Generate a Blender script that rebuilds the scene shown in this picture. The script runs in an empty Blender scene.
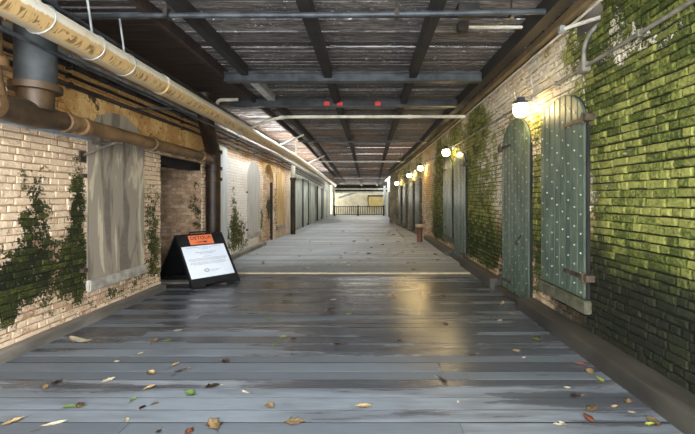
import bpy, bmesh, math, random
from mathutils import Vector, Matrix, noise
random.seed(7)
R = random.random
U = random.uniform
scene = bpy.context.scene
COL = scene.collection
PI = math.pi

# ------------------------------------------------------------------ materials
def s2l(c):
    return tuple(((v/255)/12.92 if v/255 <= 0.04045 else ((v/255+0.055)/1.055)**2.4) for v in c)

class NT:
    def __init__(self, name):
        self.m = bpy.data.materials.new(name); self.m.use_nodes = True
        self.t = self.m.node_tree; self.t.nodes.clear()
        self.out = self.t.nodes.new('ShaderNodeOutputMaterial')
        self.b = self.t.nodes.new('ShaderNodeBsdfPrincipled')
        self.t.links.new(self.b.outputs[0], self.out.inputs[0])
    def n(self, typ, **kw):
        x = self.t.nodes.new(typ)
        for k, v in kw.items(): setattr(x, k, v)
        return x
    def link(self, a, b): self.t.links.new(a, b)
    def setin(self, sock, v):
        if isinstance(v, bpy.types.NodeSocket): self.link(v, sock)
        elif v is not None:
            if sock.type == 'RGBA' and len(v) == 3: v = (*v, 1)
            sock.default_value = v
    def coord(self, scale=(1,1,1), kind='Object'):
        c = self.n('ShaderNodeTexCoord'); mp = self.n('ShaderNodeMapping')
        mp.inputs['Scale'].default_value = scale
        self.link(c.outputs[kind], mp.inputs[0]); return mp.outputs[0]
    def noise(self, vec, scale, detail=4, rough=.55, dist=0):
        x = self.n('ShaderNodeTexNoise')
        self.link(vec, x.inputs['Vector']); x.inputs['Scale'].default_value = scale
        x.inputs['Detail'].default_value = detail; x.inputs['Roughness'].default_value = rough
        x.inputs['Distortion'].default_value = dist
        return x.outputs['Fac']
    def math(self, op, a, b=None, clamp=False):
        x = self.n('ShaderNodeMath', operation=op, use_clamp=clamp)
        self.setin(x.inputs[0], a)
        if b is not None: self.setin(x.inputs[1], b)
        return x.outputs[0]
    def rng(self, v, a, b, c=0., d=1., smooth=True):
        x = self.n('ShaderNodeMapRange', interpolation_type='SMOOTHSTEP' if smooth else 'LINEAR')
        self.setin(x.inputs[0], v)
        for i, k in enumerate((a, b, c, d)): x.inputs[i+1].default_value = k
        return x.outputs[0]
    def mix(self, f, a, b, mode='MIX'):
        x = self.n('ShaderNodeMix', data_type='RGBA', blend_type=mode)
        self.setin(x.inputs[0], f); self.setin(x.inputs[6], a); self.setin(x.inputs[7], b)
        return x.outputs[2]
    def attr(self, name):
        x = self.n('ShaderNodeAttribute', attribute_name=name); return x.outputs['Fac']
    def rand(self):
        return self.n('ShaderNodeNewGeometry').outputs['Random Per Island']
    def ramp(self, f, stops):
        x = self.n('ShaderNodeValToRGB'); e = x.color_ramp.elements
        while len(e) < len(stops): e.new(.5)
        for el, (p, c) in zip(e, stops): el.position = p; el.color = (*c, 1)
        self.setin(x.inputs[0], f); return x.outputs[0]
    def bump(self, h, strength=.4, dist=.01):
        x = self.n('ShaderNodeBump'); x.inputs['Strength'].default_value = strength
        x.inputs['Distance'].default_value = dist
        self.link(h, x.inputs['Height']); self.link(x.outputs[0], self.b.inputs['Normal'])
    def fin(self, col, rough=.8, metal=0., spec=None):
        self.setin(self.b.inputs['Base Color'], col); self.setin(self.b.inputs['Roughness'], rough)
        self.b.inputs['Metallic'].default_value = metal
        if spec is not None: self.b.inputs['Specular IOR Level'].default_value = spec
        return self.m

def simple(name, c1, c2, scale=6, rough=.7, metal=0., bump=.25, stretch=(1,1,1), thr=(.35,.65), spec=None, dist=.01):
    k = NT(name); v = k.coord(stretch)
    f = k.noise(v, scale, 6, .6); g = k.noise(v, scale*6, 3)
    col = k.mix(k.rng(f, *thr), s2l(c1), s2l(c2))
    if bump: k.bump(k.math('ADD', f, g), bump, dist)
    return k.fin(col, rough, metal, spec)

def brick_mat(name, tones, paint, moss_dark, moss_mid, moss_bright, ochre, joint=False):
    k = NT(name); v = k.coord()
    n1 = k.noise(v, 5.5, 5, .65); n2 = k.noise(v, 34, 4, .6); n3 = k.noise(v, 1.7, 3)
    r = k.rand() if not joint else n3
    t = [s2l(c) for c in tones]
    base = k.ramp(r, [(0, t[0]), (.35, t[1]), (.7, t[2]), (1, t[3])])
    base = k.mix(k.rng(n2, .35, .75, 0, .55), base, s2l(tones[3]))
    pal = k.math('ADD', k.attr('pale'), k.math('ADD', k.math('MULTIPLY', k.math('SUBTRACT', n1, .5), 1.1),
            k.math('MULTIPLY', k.math('SUBTRACT', n2, .5), .5)))
    if not joint:
        pal = k.math('ADD', pal, k.math('MULTIPLY', k.math('SUBTRACT', r, .5), .35))
    pm = k.rng(pal, .4, .6)
    och = k.math('ADD', k.attr('ochre'), k.math('SUBTRACT', n1, .5))
    pcol = k.mix(k.rng(och, .35, .65), s2l(paint), s2l(ochre))
    pcol = k.mix(k.rng(k.attr('pale'), 1.0, 1.35), pcol, s2l((244,238,228)))
    pcol = k.mix(k.rng(n2, .3, .8, 0, .35), pcol, s2l(tones[1]))
    col = k.mix(pm, base, pcol)
    mo = k.math('ADD', k.attr('moss'), k.math('ADD', k.math('MULTIPLY', k.math('SUBTRACT', n1, .5), 1.5),
            k.math('MULTIPLY', k.math('SUBTRACT', n2, .5), 1.3)))
    if not joint:
        mo = k.math('ADD', mo, k.math('MULTIPLY', k.math('SUBTRACT', r, .5), .3))
    mf = k.rng(mo, .36, .62)
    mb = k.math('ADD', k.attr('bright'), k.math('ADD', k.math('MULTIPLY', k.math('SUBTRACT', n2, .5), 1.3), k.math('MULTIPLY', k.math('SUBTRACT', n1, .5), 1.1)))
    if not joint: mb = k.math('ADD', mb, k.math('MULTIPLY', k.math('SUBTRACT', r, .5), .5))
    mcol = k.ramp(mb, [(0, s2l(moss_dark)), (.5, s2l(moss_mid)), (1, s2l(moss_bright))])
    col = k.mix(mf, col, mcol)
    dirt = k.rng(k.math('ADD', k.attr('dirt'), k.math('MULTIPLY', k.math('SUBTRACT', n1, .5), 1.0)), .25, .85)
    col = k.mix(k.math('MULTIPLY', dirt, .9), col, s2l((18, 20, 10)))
    if joint: col = k.mix(joint, col, s2l((22, 20, 14)))
    k.bump(k.math('ADD', n2, k.math('MULTIPLY', mf, n1)), .8, .016)
    return k.fin(col, .85, 0, .3)

TR = [(138,106,76), (164,134,100), (184,158,124), (202,182,150)]
TL = [(150,118,92), (178,146,116), (194,164,132), (208,184,156)]
M_BR = brick_mat('mossy_brick', TR, (208,198,174), (20,26,7), (66,74,24), (130,130,66), (186,154,100))
M_MR = brick_mat('mossy_joint', TR, (150,138,112), (14,17,5), (34,40,12), (62,68,28), (140,110,70), .55)
M_BL = brick_mat('painted_brick', TL, (222,198,168), (22,27,8), (50,56,18), (112,110,46), (190,146,86))
M_ML = brick_mat('painted_joint', TL, (176,150,118), (18,20,8), (34,36,12), (70,72,30), (150,112,66), .22)

# floor boards: grey painted timber, wet in places
def floor_mat():
    k = NT('wet_grey_boards'); v = k.coord((.35, 2.4, 1)); w = k.coord((.55, .8, 1)); g = k.coord((1.2, 26, 1))
    r = k.rand()
    base = k.ramp(r, [(0, s2l((76,82,88))), (.3, s2l((98,106,113))), (.65, s2l((114,122,129))), (1, s2l((140,146,151)))])
    grain = k.noise(g, 3, 5, .7)
    base = k.mix(k.rng(grain, .35, .75, 0, .45), base, s2l((70,74,78)))
    wet = k.math('ADD', k.noise(v, 1.6, 5, .6), k.math('MULTIPLY', k.math('SUBTRACT', r, .5), .35))
    wet = k.math('ADD', wet, k.math('SUBTRACT', k.attr('wet'), .5))
    wf = k.rng(wet, .42, .68)
    col = k.mix(wf, base, s2l((64,66,70)))
    col = k.mix(k.rng(k.attr('wet'), 1.2, 1.8), col, s2l((20,19,18)))
    brown = k.rng(k.noise(w, .9, 4), .42, .62, 0, .8)
    col = k.mix(k.math('MULTIPLY', k.attr('dry'), .32), col, s2l((178,176,168)))
    lit = k.rng(k.noise(k.coord((1,1,1)), 7, 6, .7), .49, .60)
    col = k.mix(k.math('MULTIPLY', k.math('MULTIPLY', lit, brown), k.attr('dry')), col, s2l((112,92,66)))
    rough = k.math('ADD', k.rng(wf, 0, 1, .44, .22), k.math('MULTIPLY', k.attr('dry'), .2))
    rough = k.math('ADD', rough, k.math('MULTIPLY', k.math('SUBTRACT', grain, .5), .2), True)
    k.bump(k.math('ADD', grain, k.noise(v, 9, 3)), .18, .008)
    return k.fin(col, rough, 0, .5)
M_FLOOR = floor_mat()

def deck_mat():
    k = NT('weathered_slats'); v = k.coord((1, 1, 1)); g = k.coord((1.2, 14, 3))
    r = k.rand()
    base = k.ramp(r, [(0, s2l((50,47,47))), (.4, s2l((94,89,87))), (.75, s2l((122,116,113))), (1, s2l((164,159,156)))])
    n = k.noise(g, 4, 5, .7)
    col = k.mix(k.rng(n, .42, .58, 0, .9), base, s2l((52,48,47)))
    lamp_warmth = k.rng(k.noise(v, .55, 3), .36, .55)
    col = k.mix(k.math('MULTIPLY', k.math('MULTIPLY', lamp_warmth, k.attr('lamp_warmth')), .6), col, s2l((116,92,72)))  # far slats painted browner, standing in for warm lamplight
    spk = k.math('MULTIPLY', k.rng(k.noise(k.coord((1,1.6,1)), 15, 4, .8), .615, .64), k.rng(k.noise(v, 1.1, 2), .40, .55))
    col = k.mix(spk, col, s2l((215,215,212)))
    k.bump(n, .4, .01)
    return k.fin(col, .8, 0, .3)
M_DECK = deck_mat()
M_BAYDK = simple('stained_dark_boards', (34,24,18), (58,40,28), 2, .8, stretch=(.6,8,1))
M_JOIST = simple('tarred_timber', (15,13,12), (32,28,24), 3, .85)
M_EAVE = simple('oiled_brown_timber', (25,21,16), (43,36,26), 2.5, .7, stretch=(1,.3,1))
M_TANWD = simple('tan_timber', (112,94,62), (150,126,88), 3, .75, stretch=(1,.4,1))
M_STEEL = simple('painted_steel_grey', (38,42,46), (70,76,80), 4, .5, .2, bump=.1)
M_STEELD = simple('painted_steel_dark', (22,24,27), (52,56,60), 3, .5, .2, bump=.1)
M_GALV = simple('galvanised', (150,154,154), (190,192,190), 5, .45, .5, bump=.1)
M_WHITEP = simple('white_painted_pipe', (176,168,150), (214,208,192), 4, .5, bump=.15)
M_DARKC = simple('black_conduit', (24,22,20), (58,52,46), 4, .5, .1, bump=.1)
M_IRON = simple('brown_cast_iron', (48,37,26), (80,62,42), 3.5, .5, .15, bump=.35)
M_IRONT = simple('tan_stained_iron', (86,65,42), (126,98,64), 3, .55, .1, bump=.3)
M_IRONB = simple('black_iron', (28,20,14), (58,42,28), 4, .5, .2, bump=.3)
M_DUCT = simple('slate_painted_iron', (58,61,62), (78,81,81), 3, .62, 0, bump=.12, spec=.25)
M_HINGE = simple('rusty_black_iron', (40,36,32), (86,70,54), 9, .6, .2, bump=.3)
M_KERB = simple('dark_grey_timber', (44,42,37), (68,64,56), 3, .55, stretch=(1,.4,1))
M_KERBL = simple('pale_grey_timber', (92,88,82), (128,122,112), 3, .6, stretch=(1,.4,1))
M_SILL = simple('lichened_stone', (88,85,68), (52,55,33), 7, .85, bump=.5)
M_SILLL = simple('grey_stone', (176,170,158), (138,132,122), 6, .85, bump=.5)
M_STRIP = simple('sanded_pale_strip', (176,164,134), (206,196,168), 5, .6, bump=.1)
M_BLACK = simple('black_plastic', (12,12,13), (22,22,24), 8, .38, bump=.08)
M_ORANGE = simple('orange_plastic', (228,116,70), (240,134,88), 3, .5, bump=0)
M_PAPER = simple('white_notice', (222,232,244), (234,240,248), 2, .4, bump=0)
M_INK = simple('black_ink', (18,16,16), (28,26,26), 8, .5, bump=0)
M_GREYINK = simple('grey_ink', (150,158,172), (166,172,184), 8, .5, bump=0)
M_BIN = simple('rust_brown_metal', (84,50,36), (110,66,46), 5, .5, .1, bump=.15)
M_BINTOP = simple('pale_tan_rim', (178,150,120), (206,184,156), 20, .7, bump=.6)
M_RED = simple('red_enamel', (190,40,36), (216,58,50), 5, .4, bump=0)
M_GREYDOOR = simple('pale_grey_green_paint', (138,146,132), (176,180,166), 2.5, .6, stretch=(1,1,.4))
M_ENDWALL = simple('end_plaster', (196,182,150), (222,212,184), 1.6, .8, bump=.3)
M_ENDYEL = simple('yellowed_boarding', (206,180,112), (226,204,146), 2, .8)

def cement_mat(name, a, b, c, streak=True):
    k = NT(name); v = k.coord((1, 1, 1)); st = k.coord((3, 3.2, .55))
    f = k.noise(st, 1.6, 4, .5, .6); g = k.noise(v, 18, 5)
    col = k.mix(k.rng(f, .40, .50), s2l(a), s2l(b))
    col = k.mix(k.rng(f, .57, .63, 0, .85), col, s2l(c))
    col = k.mix(k.rng(g, .4, .8, 0, .3), col, s2l(b))
    k.bump(g, .3, .006)
    return k.fin(col, .85, 0, .3)
M_CEM = cement_mat('streaked_cement', (112,103,92), (150,140,124), (200,187,160))
M_CEMPALE = cement_mat('pale_cement', (176,172,162), (186,182,172), (198,194,184))
M_CEMTAN = cement_mat('tan_render', (184,148,92), (200,168,116), (216,190,140))
def ochre_mat():
    k = NT('peeling_ochre_render'); v = k.coord(); f = k.noise(v, 3.2, 6, .65); g = k.noise(v, 16, 5, .6)
    col = k.mix(k.rng(f, .4, .6), s2l((176,136,82)), s2l((206,172,116)))
    col = k.mix(k.rng(g, .56, .66), col, s2l((128,94,56)))
    col = k.mix(k.rng(f, .62, .68), col, s2l((84,66,42)))
    k.bump(k.math('ADD', f, g), .7, .02)
    return k.fin(col, .9, 0, .2)
M_OCHRE = ochre_mat()
M_WHITEPL = cement_mat('white_render', (206,208,208), (220,222,222), (232,232,230))
M_FARPL = cement_mat('far_green_grey_render', (162,166,148), (186,190,174), (208,210,198))

def shutter_mat():
    k = NT('green_shutter_paint'); v = k.coord((1, 1, .35)); w = k.coord()
    r = k.rand(); f = k.noise(v, 5, 5, .6); g = k.noise(w, 40, 4)
    col = k.mix(k.rng(f, .35, .65), s2l((62,75,64)), s2l((88,100,84)))
    col = k.mix(k.math('MULTIPLY', r, .4), col, s2l((52,70,60)))
    col = k.mix(k.rng(g, .62, .74, 0, .5), col, s2l((120,126,104)))
    k.bump(g, .15, .004)
    return k.fin(col, k.rng(f, .3, .7, .5, .35), 0, .5)
M_GREEN = shutter_mat()
M_STUD = simple('green_stud_paint', (132,146,128), (172,182,162), 20, .4, bump=0)

def insul_mat():
    k = NT('tan_pipe_insulation'); v = k.coord((1, 1, 1))
    f = k.noise(k.coord((3, 9, 1.0)), 2.2, 4, .6, 1.2); g = k.noise(v, 2, 4); h = k.noise(v, 14, 4)
    # drip stains on the flank; lit white top and shaded underside painted by normal
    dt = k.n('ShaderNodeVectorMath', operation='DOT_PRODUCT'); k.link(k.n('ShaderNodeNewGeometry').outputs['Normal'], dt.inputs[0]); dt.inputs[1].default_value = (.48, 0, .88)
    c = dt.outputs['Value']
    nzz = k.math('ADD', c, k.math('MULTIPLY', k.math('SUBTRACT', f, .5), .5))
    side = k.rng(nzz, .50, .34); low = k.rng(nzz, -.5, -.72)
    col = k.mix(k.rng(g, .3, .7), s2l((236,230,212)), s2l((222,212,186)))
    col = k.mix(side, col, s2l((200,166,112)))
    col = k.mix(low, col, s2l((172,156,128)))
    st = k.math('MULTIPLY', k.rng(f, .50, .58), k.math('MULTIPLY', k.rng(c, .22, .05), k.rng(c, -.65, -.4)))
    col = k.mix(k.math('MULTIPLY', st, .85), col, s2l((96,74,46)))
    col = k.mix(k.rng(h, .5, .75, 0, .3), col, s2l((150,128,92)))
    k.bump(f, .15, .01)
    return k.fin(col, .42, 0, .5)
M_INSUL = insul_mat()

def emit_mat(name, col, strength):
    k = NT(name); e = k.n('ShaderNodeEmission')
    e.inputs[0].default_value = (*col, 1); e.inputs[1].default_value = strength
    k.link(e.outputs[0], k.out.inputs[0]); return k.m
M_GLOW = emit_mat('lit_lamp_glass', (1, .74, .34), 80)

# ------------------------------------------------------------------ object helpers
def tag(o, label=None, cat=None, group=None, kind=None):
    if label: o['label'] = label
    if cat: o['category'] = cat
    if group: o['group'] = group
    if kind: o['kind'] = kind
    return o
def link(o, parent=None):
    COL.objects.link(o)
    if parent is not None:
        o.parent = parent; o.matrix_parent_inverse = parent.matrix_basis.inverted()
    return o
def thing(name, label, cat, loc=(0,0,0), group=None, kind=None):
    o = bpy.data.objects.new(name, None); o.location = loc; o.empty_display_size = .1
    COL.objects.link(o); return tag(o, label, cat, group, kind)
def obj(name, bm, mat, parent=None, smooth=False):
    me = bpy.data.meshes.new(name); bmesh.ops.recalc_face_normals(bm, faces=bm.faces)
    bm.to_mesh(me); bm.free()
    for m in (mat if isinstance(mat, (list, tuple)) else [mat]): me.materials.append(m)
    if smooth:
        for p in me.polygons: p.use_smooth = True
        me.set_sharp_from_angle(angle=math.radians(38))
    return link(bpy.data.objects.new(name, me), parent)
def B(): return bmesh.new()
def hexa(bm, c8, mi=0):
    v = [bm.verts.new(c) for c in c8]
    for f in ((0,3,2,1),(4,5,6,7),(0,1,5,4),(1,2,6,5),(2,3,7,6),(3,0,4,7)):
        bm.faces.new([v[i] for i in f]).material_index = mi
def box(bm, x0, x1, y0, y1, z0, z1, mp=None, bev=0):
    c = [(x0,y0,z0),(x1,y0,z0),(x1,y1,z0),(x0,y1,z0),(x0,y0,z1),(x1,y0,z1),(x1,y1,z1),(x0,y1,z1)]
    if mp: c = [mp(*p) for p in c]
    if bev:
        t = B(); hexa(t, c); bmesh.ops.bevel(t, geom=list(t.edges), offset=bev, segments=2, affect='EDGES')
        me = bpy.data.meshes.new('t'); t.to_mesh(me); t.free(); bm.from_mesh(me); bpy.data.meshes.remove(me)
    else: hexa(bm, c)
def beam(bm, a, b, w, h, up=Vector((0,0,1))):
    a = Vector(a); b = Vector(b); d = (b-a).normalized(); s = d.cross(up).normalized(); u = s.cross(d)
    c = []
    for p in (a, b):
        c.append([p - s*w/2 - u*h/2, p + s*w/2 - u*h/2, p + s*w/2 + u*h/2, p - s*w/2 + u*h/2])
    hexa(bm, c[0] + c[1])
def tube(bm, pts, r, seg=12, cap=True, radii=None):
    pts = [Vector(p) for p in pts]; rings = []
    prev = None
    for i, p in enumerate(pts):
        if i == 0: d = pts[1]-pts[0]
        elif i == len(pts)-1: d = pts[-1]-pts[-2]
        else: d = (pts[i]-pts[i-1]).normalized() + (pts[i+1]-pts[i]).normalized()
        d.normalize()
        if prev is None:
            a = Vector((0,0,1)) if abs(d.z) < .9 else Vector((1,0,0))
            n = d.cross(a).normalized()
        else: n = (prev - d*prev.dot(d)).normalized()
        prev = n; m = d.cross(n)
        rr = radii[i] if radii else r
        rings.append([bm.verts.new(p + (n*math.cos(2*PI*k/seg) + m*math.sin(2*PI*k/seg))*rr) for k in range(seg)])
    for a, b in zip(rings, rings[1:]):
        for k in range(seg): bm.faces.new((a[k], a[(k+1)%seg], b[(k+1)%seg], b[k]))
    if cap:
        bm.faces.new(rings[0]); bm.faces.new(list(reversed(rings[-1])))
def bend(pts, r=.12, n=5):
    """round the corners of a polyline"""
    P = [Vector(p) for p in pts]; out = [P[0]]
    for a, b, c in zip(P, P[1:], P[2:]):
        u = (a-b).normalized(); v = (c-b).normalized(); q = min(r, (a-b).length*.45, (c-b).length*.45)
        s, e = b+u*q, b+v*q
        for i in range(n+1):
            t = i/n; out.append(s*(1-t)**2 + b*2*t*(1-t) + e*t*t)
    out.append(P[-1]); return out
def lathe(bm, prof, seg=20, loc=(0,0,0), mat=None):
    loc = Vector(loc); rings = []
    for r, z in prof:
        ring = []
        for k in range(seg):
            p = Vector((r*math.cos(2*PI*k/seg), r*math.sin(2*PI*k/seg), z))
            ring.append(bm.verts.new((mat @ p if mat else p) + loc))
        rings.append(ring)
    for a, b in zip(rings, rings[1:]):
        for k in range(seg): bm.faces.new((a[k], a[(k+1)%seg], b[(k+1)%seg], b[k]))
    bm.faces.new(list(reversed(rings[0]))); bm.faces.new(rings[-1])

# ------------------------------------------------------------------ place: x to the right, y down the passage, z up
XL, XR = -3.68, 2.4
YEND = 36.0
def drop(y): return 0 if y < 15 else (y-15)*.0452        # the roof comes down towards the far end
def zc(y): return 3.8 - drop(y)
def xr(s): return XR if s < 14.5 else XR - .0684*(s-14.5)
def WR(d, s, z): return Vector((xr(s)-d, s, z))          # right wall: d out of the wall, s along it
def WL(d, s, z): return Vector((XL+d, s, z))

def g2(s, z, cs, cz, ws, wz): return math.exp(-((s-cs)/ws)**2 - ((z-cz)/wz)**2)
def sst(x, a, b):
    t = max(0, min(1, (x-a)/(b-a))); return t*t*(3-2*t)
def nz(s, z, k, o=0): return noise.noise(Vector((s*k+o, z*k-o, 3.1+o)))

def field_right(s, z):
    m = .28 + .38*nz(s, z, .9) + .18*nz(s, z, 2.6, 6)
    m += .75*(1-sst(s, 3.9, 4.35))                            # the near stretch is green all over
    m += .55*g2(s, z, 4.4, 3.25, .35, .35) + .5*g2(s, z, 4.0, 2.6, .25, .5)
    m += .75*g2(s, z, 5.38, 1.4, .22, 1.0) + .3*g2(s, z, 5.4, 2.6, .3, .3)
    m -= .35*g2(s, z, 6.6, 3.3, 1.6, .55)
    m -= .45*g2(s, z, 3.3, 2.95, .9, .16) * (1 if nz(s, z, 2.2, 4) > -.15 else .2)
    m -= .3*g2(s, z, 3.75, 3.15, .3, .3)
    m += .75*g2(s, z, 7.9, .8, 1.4, .65) + .3*g2(s, z, 8.0, 3.0, 1.0, .3) - .12*g2(s, z, 7.6, 2.2, .9, .8) + .35*g2(s, z, 8.9, 1.9, .35, 1.2)
    m += .35*g2(s, z, 9.5, 3.1, 2, .4) + .22*g2(s, z, 8.0, 1.9, 1.1, 1.4)
    m += .7*g2(s, z, 13.2, 1.4, 1.4, 1.5) + .22*sst(s, 6.8, 8.0)
    m -= .8*g2(s, z, 15.0, 2.2, .9, 2.2)  # moss thinned to pale the wall in place of lamp glow
    m -= .5*sst(.32, z, z+.2) if z < .32 and s > 4.4 else 0
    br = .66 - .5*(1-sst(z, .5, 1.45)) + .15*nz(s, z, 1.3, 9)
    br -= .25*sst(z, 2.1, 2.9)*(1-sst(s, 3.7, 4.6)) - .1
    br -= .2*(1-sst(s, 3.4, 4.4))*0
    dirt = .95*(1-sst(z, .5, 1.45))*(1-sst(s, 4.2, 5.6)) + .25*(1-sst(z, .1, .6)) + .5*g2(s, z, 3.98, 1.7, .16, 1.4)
    pale = .25 + .3*sst(z, .2, .8) + .3*sst(z, 1.0, 2.0) + .25*nz(s, z, 1.1, 2)
    och = .15 + .3*sst(z, 3.2, 3.6) + .5*g2(s, z, 15, 2.2, 1.6, 1.6)  # last term paints the orange lamp glow as ochre
    return m, br, dirt, pale, och
def field_left(s, z):
    m = -.10 + .26*nz(s, z, 1.1) + .12*nz(s, z, 3.3, 8)
    m += 1.0*g2(s, z, 4.17, 1.55, .24, .52) + .95*g2(s, z, 4.80, 1.55, .13, .70)
    m += .85*g2(s, z, 4.2, .75, .95, .38) + .6*g2(s, z, 4.75, .8, .2, .6) + .55*g2(s, z, 3.6, .5, .6, .4)
    m += .95*g2(s, z, 6.45, 1.05, .30, .85) + .5*g2(s, z, 5.6, .25, .7, .18)
    m += .85*g2(s, z, 10.6, .6, 1.1, .65) + .6*g2(s, z, 10.35, 1.5, .22, .8)
    m += .7*g2(s, z, 13.0, 1.0, .4, 1.1) + .7*g2(s, z, 14.85, 1.3, .3, 1.0)
    m += .4*g2(s, z, 6.3, 2.75, .12, .25)
    m = min(m, 1.0)*.86 + .06*(1-sst(z, .8, 1.5))
    br = .26 + .3*sst(s, 5.5, 7) + .2*nz(s, z, 1.4, 5)
    dirt = .18*(1-sst(z, .1, .7)) + .22*g2(s, z, 3.9, 2.9, 1.2, .25)
    pale = .72 + .02*(1-sst(z, .3, 1.1)) + .35*nz(s, z, 1.2, 7) + .75*sst(s, 8.5, 9.0)*(1-.6*sst(s, 12.2, 13.2))*(1-.7*sst(z, 2.5, 2.8))
    och = sst(z, 2.38, 2.55)*.75*(1-sst(s, 8.3, 9)) + .35*nz(s, z, .9, 3) + .45*g2(s, z, 13.5, 2.6, 2.5, .5) + .35*sst(z, 2.55, 2.9)
    return m, br, dirt, pale, och
def field_return(s, z):
    m = .0 + .5*g2(s, z, .12, 1.3, .15, 1.2) + .2*nz(s, z, 1.3)
    return m, .35, .38 + .12*(1-sst(z, .2, .8)), .12 + .2*nz(s, z, 1.5, 2), .5
def field_arch(s, z):
    return -.1 + .9*g2(s, z, 14.4, 1.2, .45, .7), .4, .15, .2, .6

ATTR = ('moss', 'bright', 'dirt', 'pale', 'ochre')
def mesh_attr(name, verts, faces, attrs, mat, parent=None):
    me = bpy.data.meshes.new(name); me.from_pydata(verts, [], faces)
    for i, a in enumerate(ATTR):
        at = me.attributes.new(a, 'FLOAT', 'POINT'); at.data.foreach_set('value', [t[i] for t in attrs])
    me.materials.append(mat); me.validate()
    return link(bpy.data.objects.new(name, me), parent)

def brick_wall(name, W, s0, s1, z0, z1, field, mbrick, mjoint, holes=(), parent=None, ch=.0765, rough=1.0, flip=False, joint_d=-.004, vg=.012):
    """coursed brickwork as real bricks; holes = (sa, sb, za, zb)"""
    V, F, A = [], [], []
    def face(*ix): F.append(tuple(reversed(ix)) if flip else tuple(ix))
    nc = int((z1-z0)/ch)
    for c in range(nc):
        za = z0 + c*ch; zb = za + ch - U(.010, .017)
        header = (c % 4 == 3); off = (c % 2)*.11 + U(-.02, .02)
        s = s0 - off
        while s < s1:
            ln = (.108 if header or R() < .22 else .222) * U(.95, 1.05)
            a, b = max(s, s0), min(s+ln-vg, s1); s += ln
            if b-a < .02: continue
            segs = [(a, b)]
            for (ha, hb, hz0, hz1) in holes:
                if zb < hz0+.01 or za > hz1-.01: continue
                nsg = []
                for p, q in segs:
                    if q <= ha or p >= hb: nsg.append((p, q)); continue
                    if p < ha: nsg.append((p, ha))
                    if q > hb: nsg.append((hb, q))
                segs = nsg
            for a, b in segs:
                if b-a < .02: continue
                d0 = U(.004, .018)*rough; j = .0075*rough
                za2, zb2 = za + U(-j, j)*.6, zb + U(-j, j)*.6
                i0 = len(V); e = min(.007, (b-a)*.2)
                ring = [(a,za2),(b,za2),(b,zb2),(a,zb2)]
                for (p, q) in ring: V.append(W(-.02, p, q))
                for (p, q) in ring: V.append(W(max(-.001, d0-.009), p+U(-j,j)*.5, q+U(-j,j)*.4))
                n = 4 if b-a > .15 else 2
                for k in range(n):
                    p = a+e+(b-a-2*e)*k/(n-1)
                    V.append(W(d0+U(-j,j)*.5, p, za2+e+U(-j,j)*.5)); V.append(W(d0+U(-j,j)*.5, p, zb2-e+U(-j,j)*.5))
                for (p, q) in ring+ring: A.append(field(p, q))
                for k in range(n):
                    p = a+e+(b-a-2*e)*k/(n-1); A.append(field(p, za2)); A.append(field(p, zb2))
                r0, r1, g = i0, i0+4, i0+8
                for k in range(4):
                    face(r0+k, r0+(k+1)%4, r1+(k+1)%4, r1+k)
                bot = [g+2*k for k in range(n)]; top = [g+2*k+1 for k in range(n)]
                face(r1, r1+1, *reversed(bot)); face(*reversed([r1+3, r1+2] + list(reversed(top))))
                face(r1+3, r1, bot[0], top[0]); face(r1+1, r1+2, top[-1], bot[-1])
                for k in range(n-1): face(bot[k], bot[k+1], top[k+1], top[k])
    w = mesh_attr(name, V, F, A, mbrick, parent)
    # joints: a sheet just behind the brick faces
    V, F, A = [], [], []
    step = .13
    ns = max(1, int((s1-s0)/step)); nzz = max(1, int((z1-z0)/step))
    sb = sorted(set([s0+(s1-s0)*i/ns for i in range(ns+1)] + [min(max(h[i], s0), s1) for h in holes for i in (0,1)]))
    zbk = sorted(set([z0+(z1-z0)*i/nzz for i in range(nzz+1)] + [min(max(h[i], z0), z1) for h in holes for i in (2,3)]))
    idx = {}
    for i, p in enumerate(sb):
        for k, q in enumerate(zbk):
            idx[i,k] = len(V); V.append(W(joint_d, p, q)); A.append(field(p, q))
    for i in range(len(sb)-1):
        for k in range(len(zbk)-1):
            p, q = (sb[i]+sb[i+1])/2, (zbk[k]+zbk[k+1])/2
            if any(h[0] < p < h[1] and h[2] < q < h[3] for h in holes): continue
            f = (idx[i,k], idx[i+1,k], idx[i+1,k+1], idx[i,k+1]); F.append(f[::-1] if flip else f)
    mesh_attr('mortar', V, F, A, mjoint, w)
    return w

def core(name, boxes, mat, parent):
    bm = B()
    for b in boxes: box(bm, *b)
    return obj(name, bm, mat, parent)

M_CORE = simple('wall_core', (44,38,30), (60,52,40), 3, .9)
# right wall
POCKET = (3.92, 4.42, 3.42, 3.80)
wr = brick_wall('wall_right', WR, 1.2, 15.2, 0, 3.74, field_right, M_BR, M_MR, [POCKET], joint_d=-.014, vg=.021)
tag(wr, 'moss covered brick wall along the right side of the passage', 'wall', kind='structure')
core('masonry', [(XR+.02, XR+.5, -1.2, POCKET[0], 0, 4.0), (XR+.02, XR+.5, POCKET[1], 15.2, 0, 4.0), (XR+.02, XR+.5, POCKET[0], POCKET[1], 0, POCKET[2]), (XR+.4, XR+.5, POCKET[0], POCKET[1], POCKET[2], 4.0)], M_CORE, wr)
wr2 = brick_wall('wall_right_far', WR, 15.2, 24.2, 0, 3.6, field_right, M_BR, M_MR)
tag(wr2, 'far stretch of the right brick wall behind the distant lamps', 'wall', kind='structure')
bm = B()
hexa(bm, [WR(-.02,15.2,0), WR(-.4,15.2,0), WR(-.4,24.4,0), WR(-.02,24.4,0), WR(-.02,15.2,3.9), WR(-.4,15.2,3.9), WR(-.4,24.4,3.9), WR(-.02,24.4,3.9)])
obj('masonry', bm, M_CORE, wr2)

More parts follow.
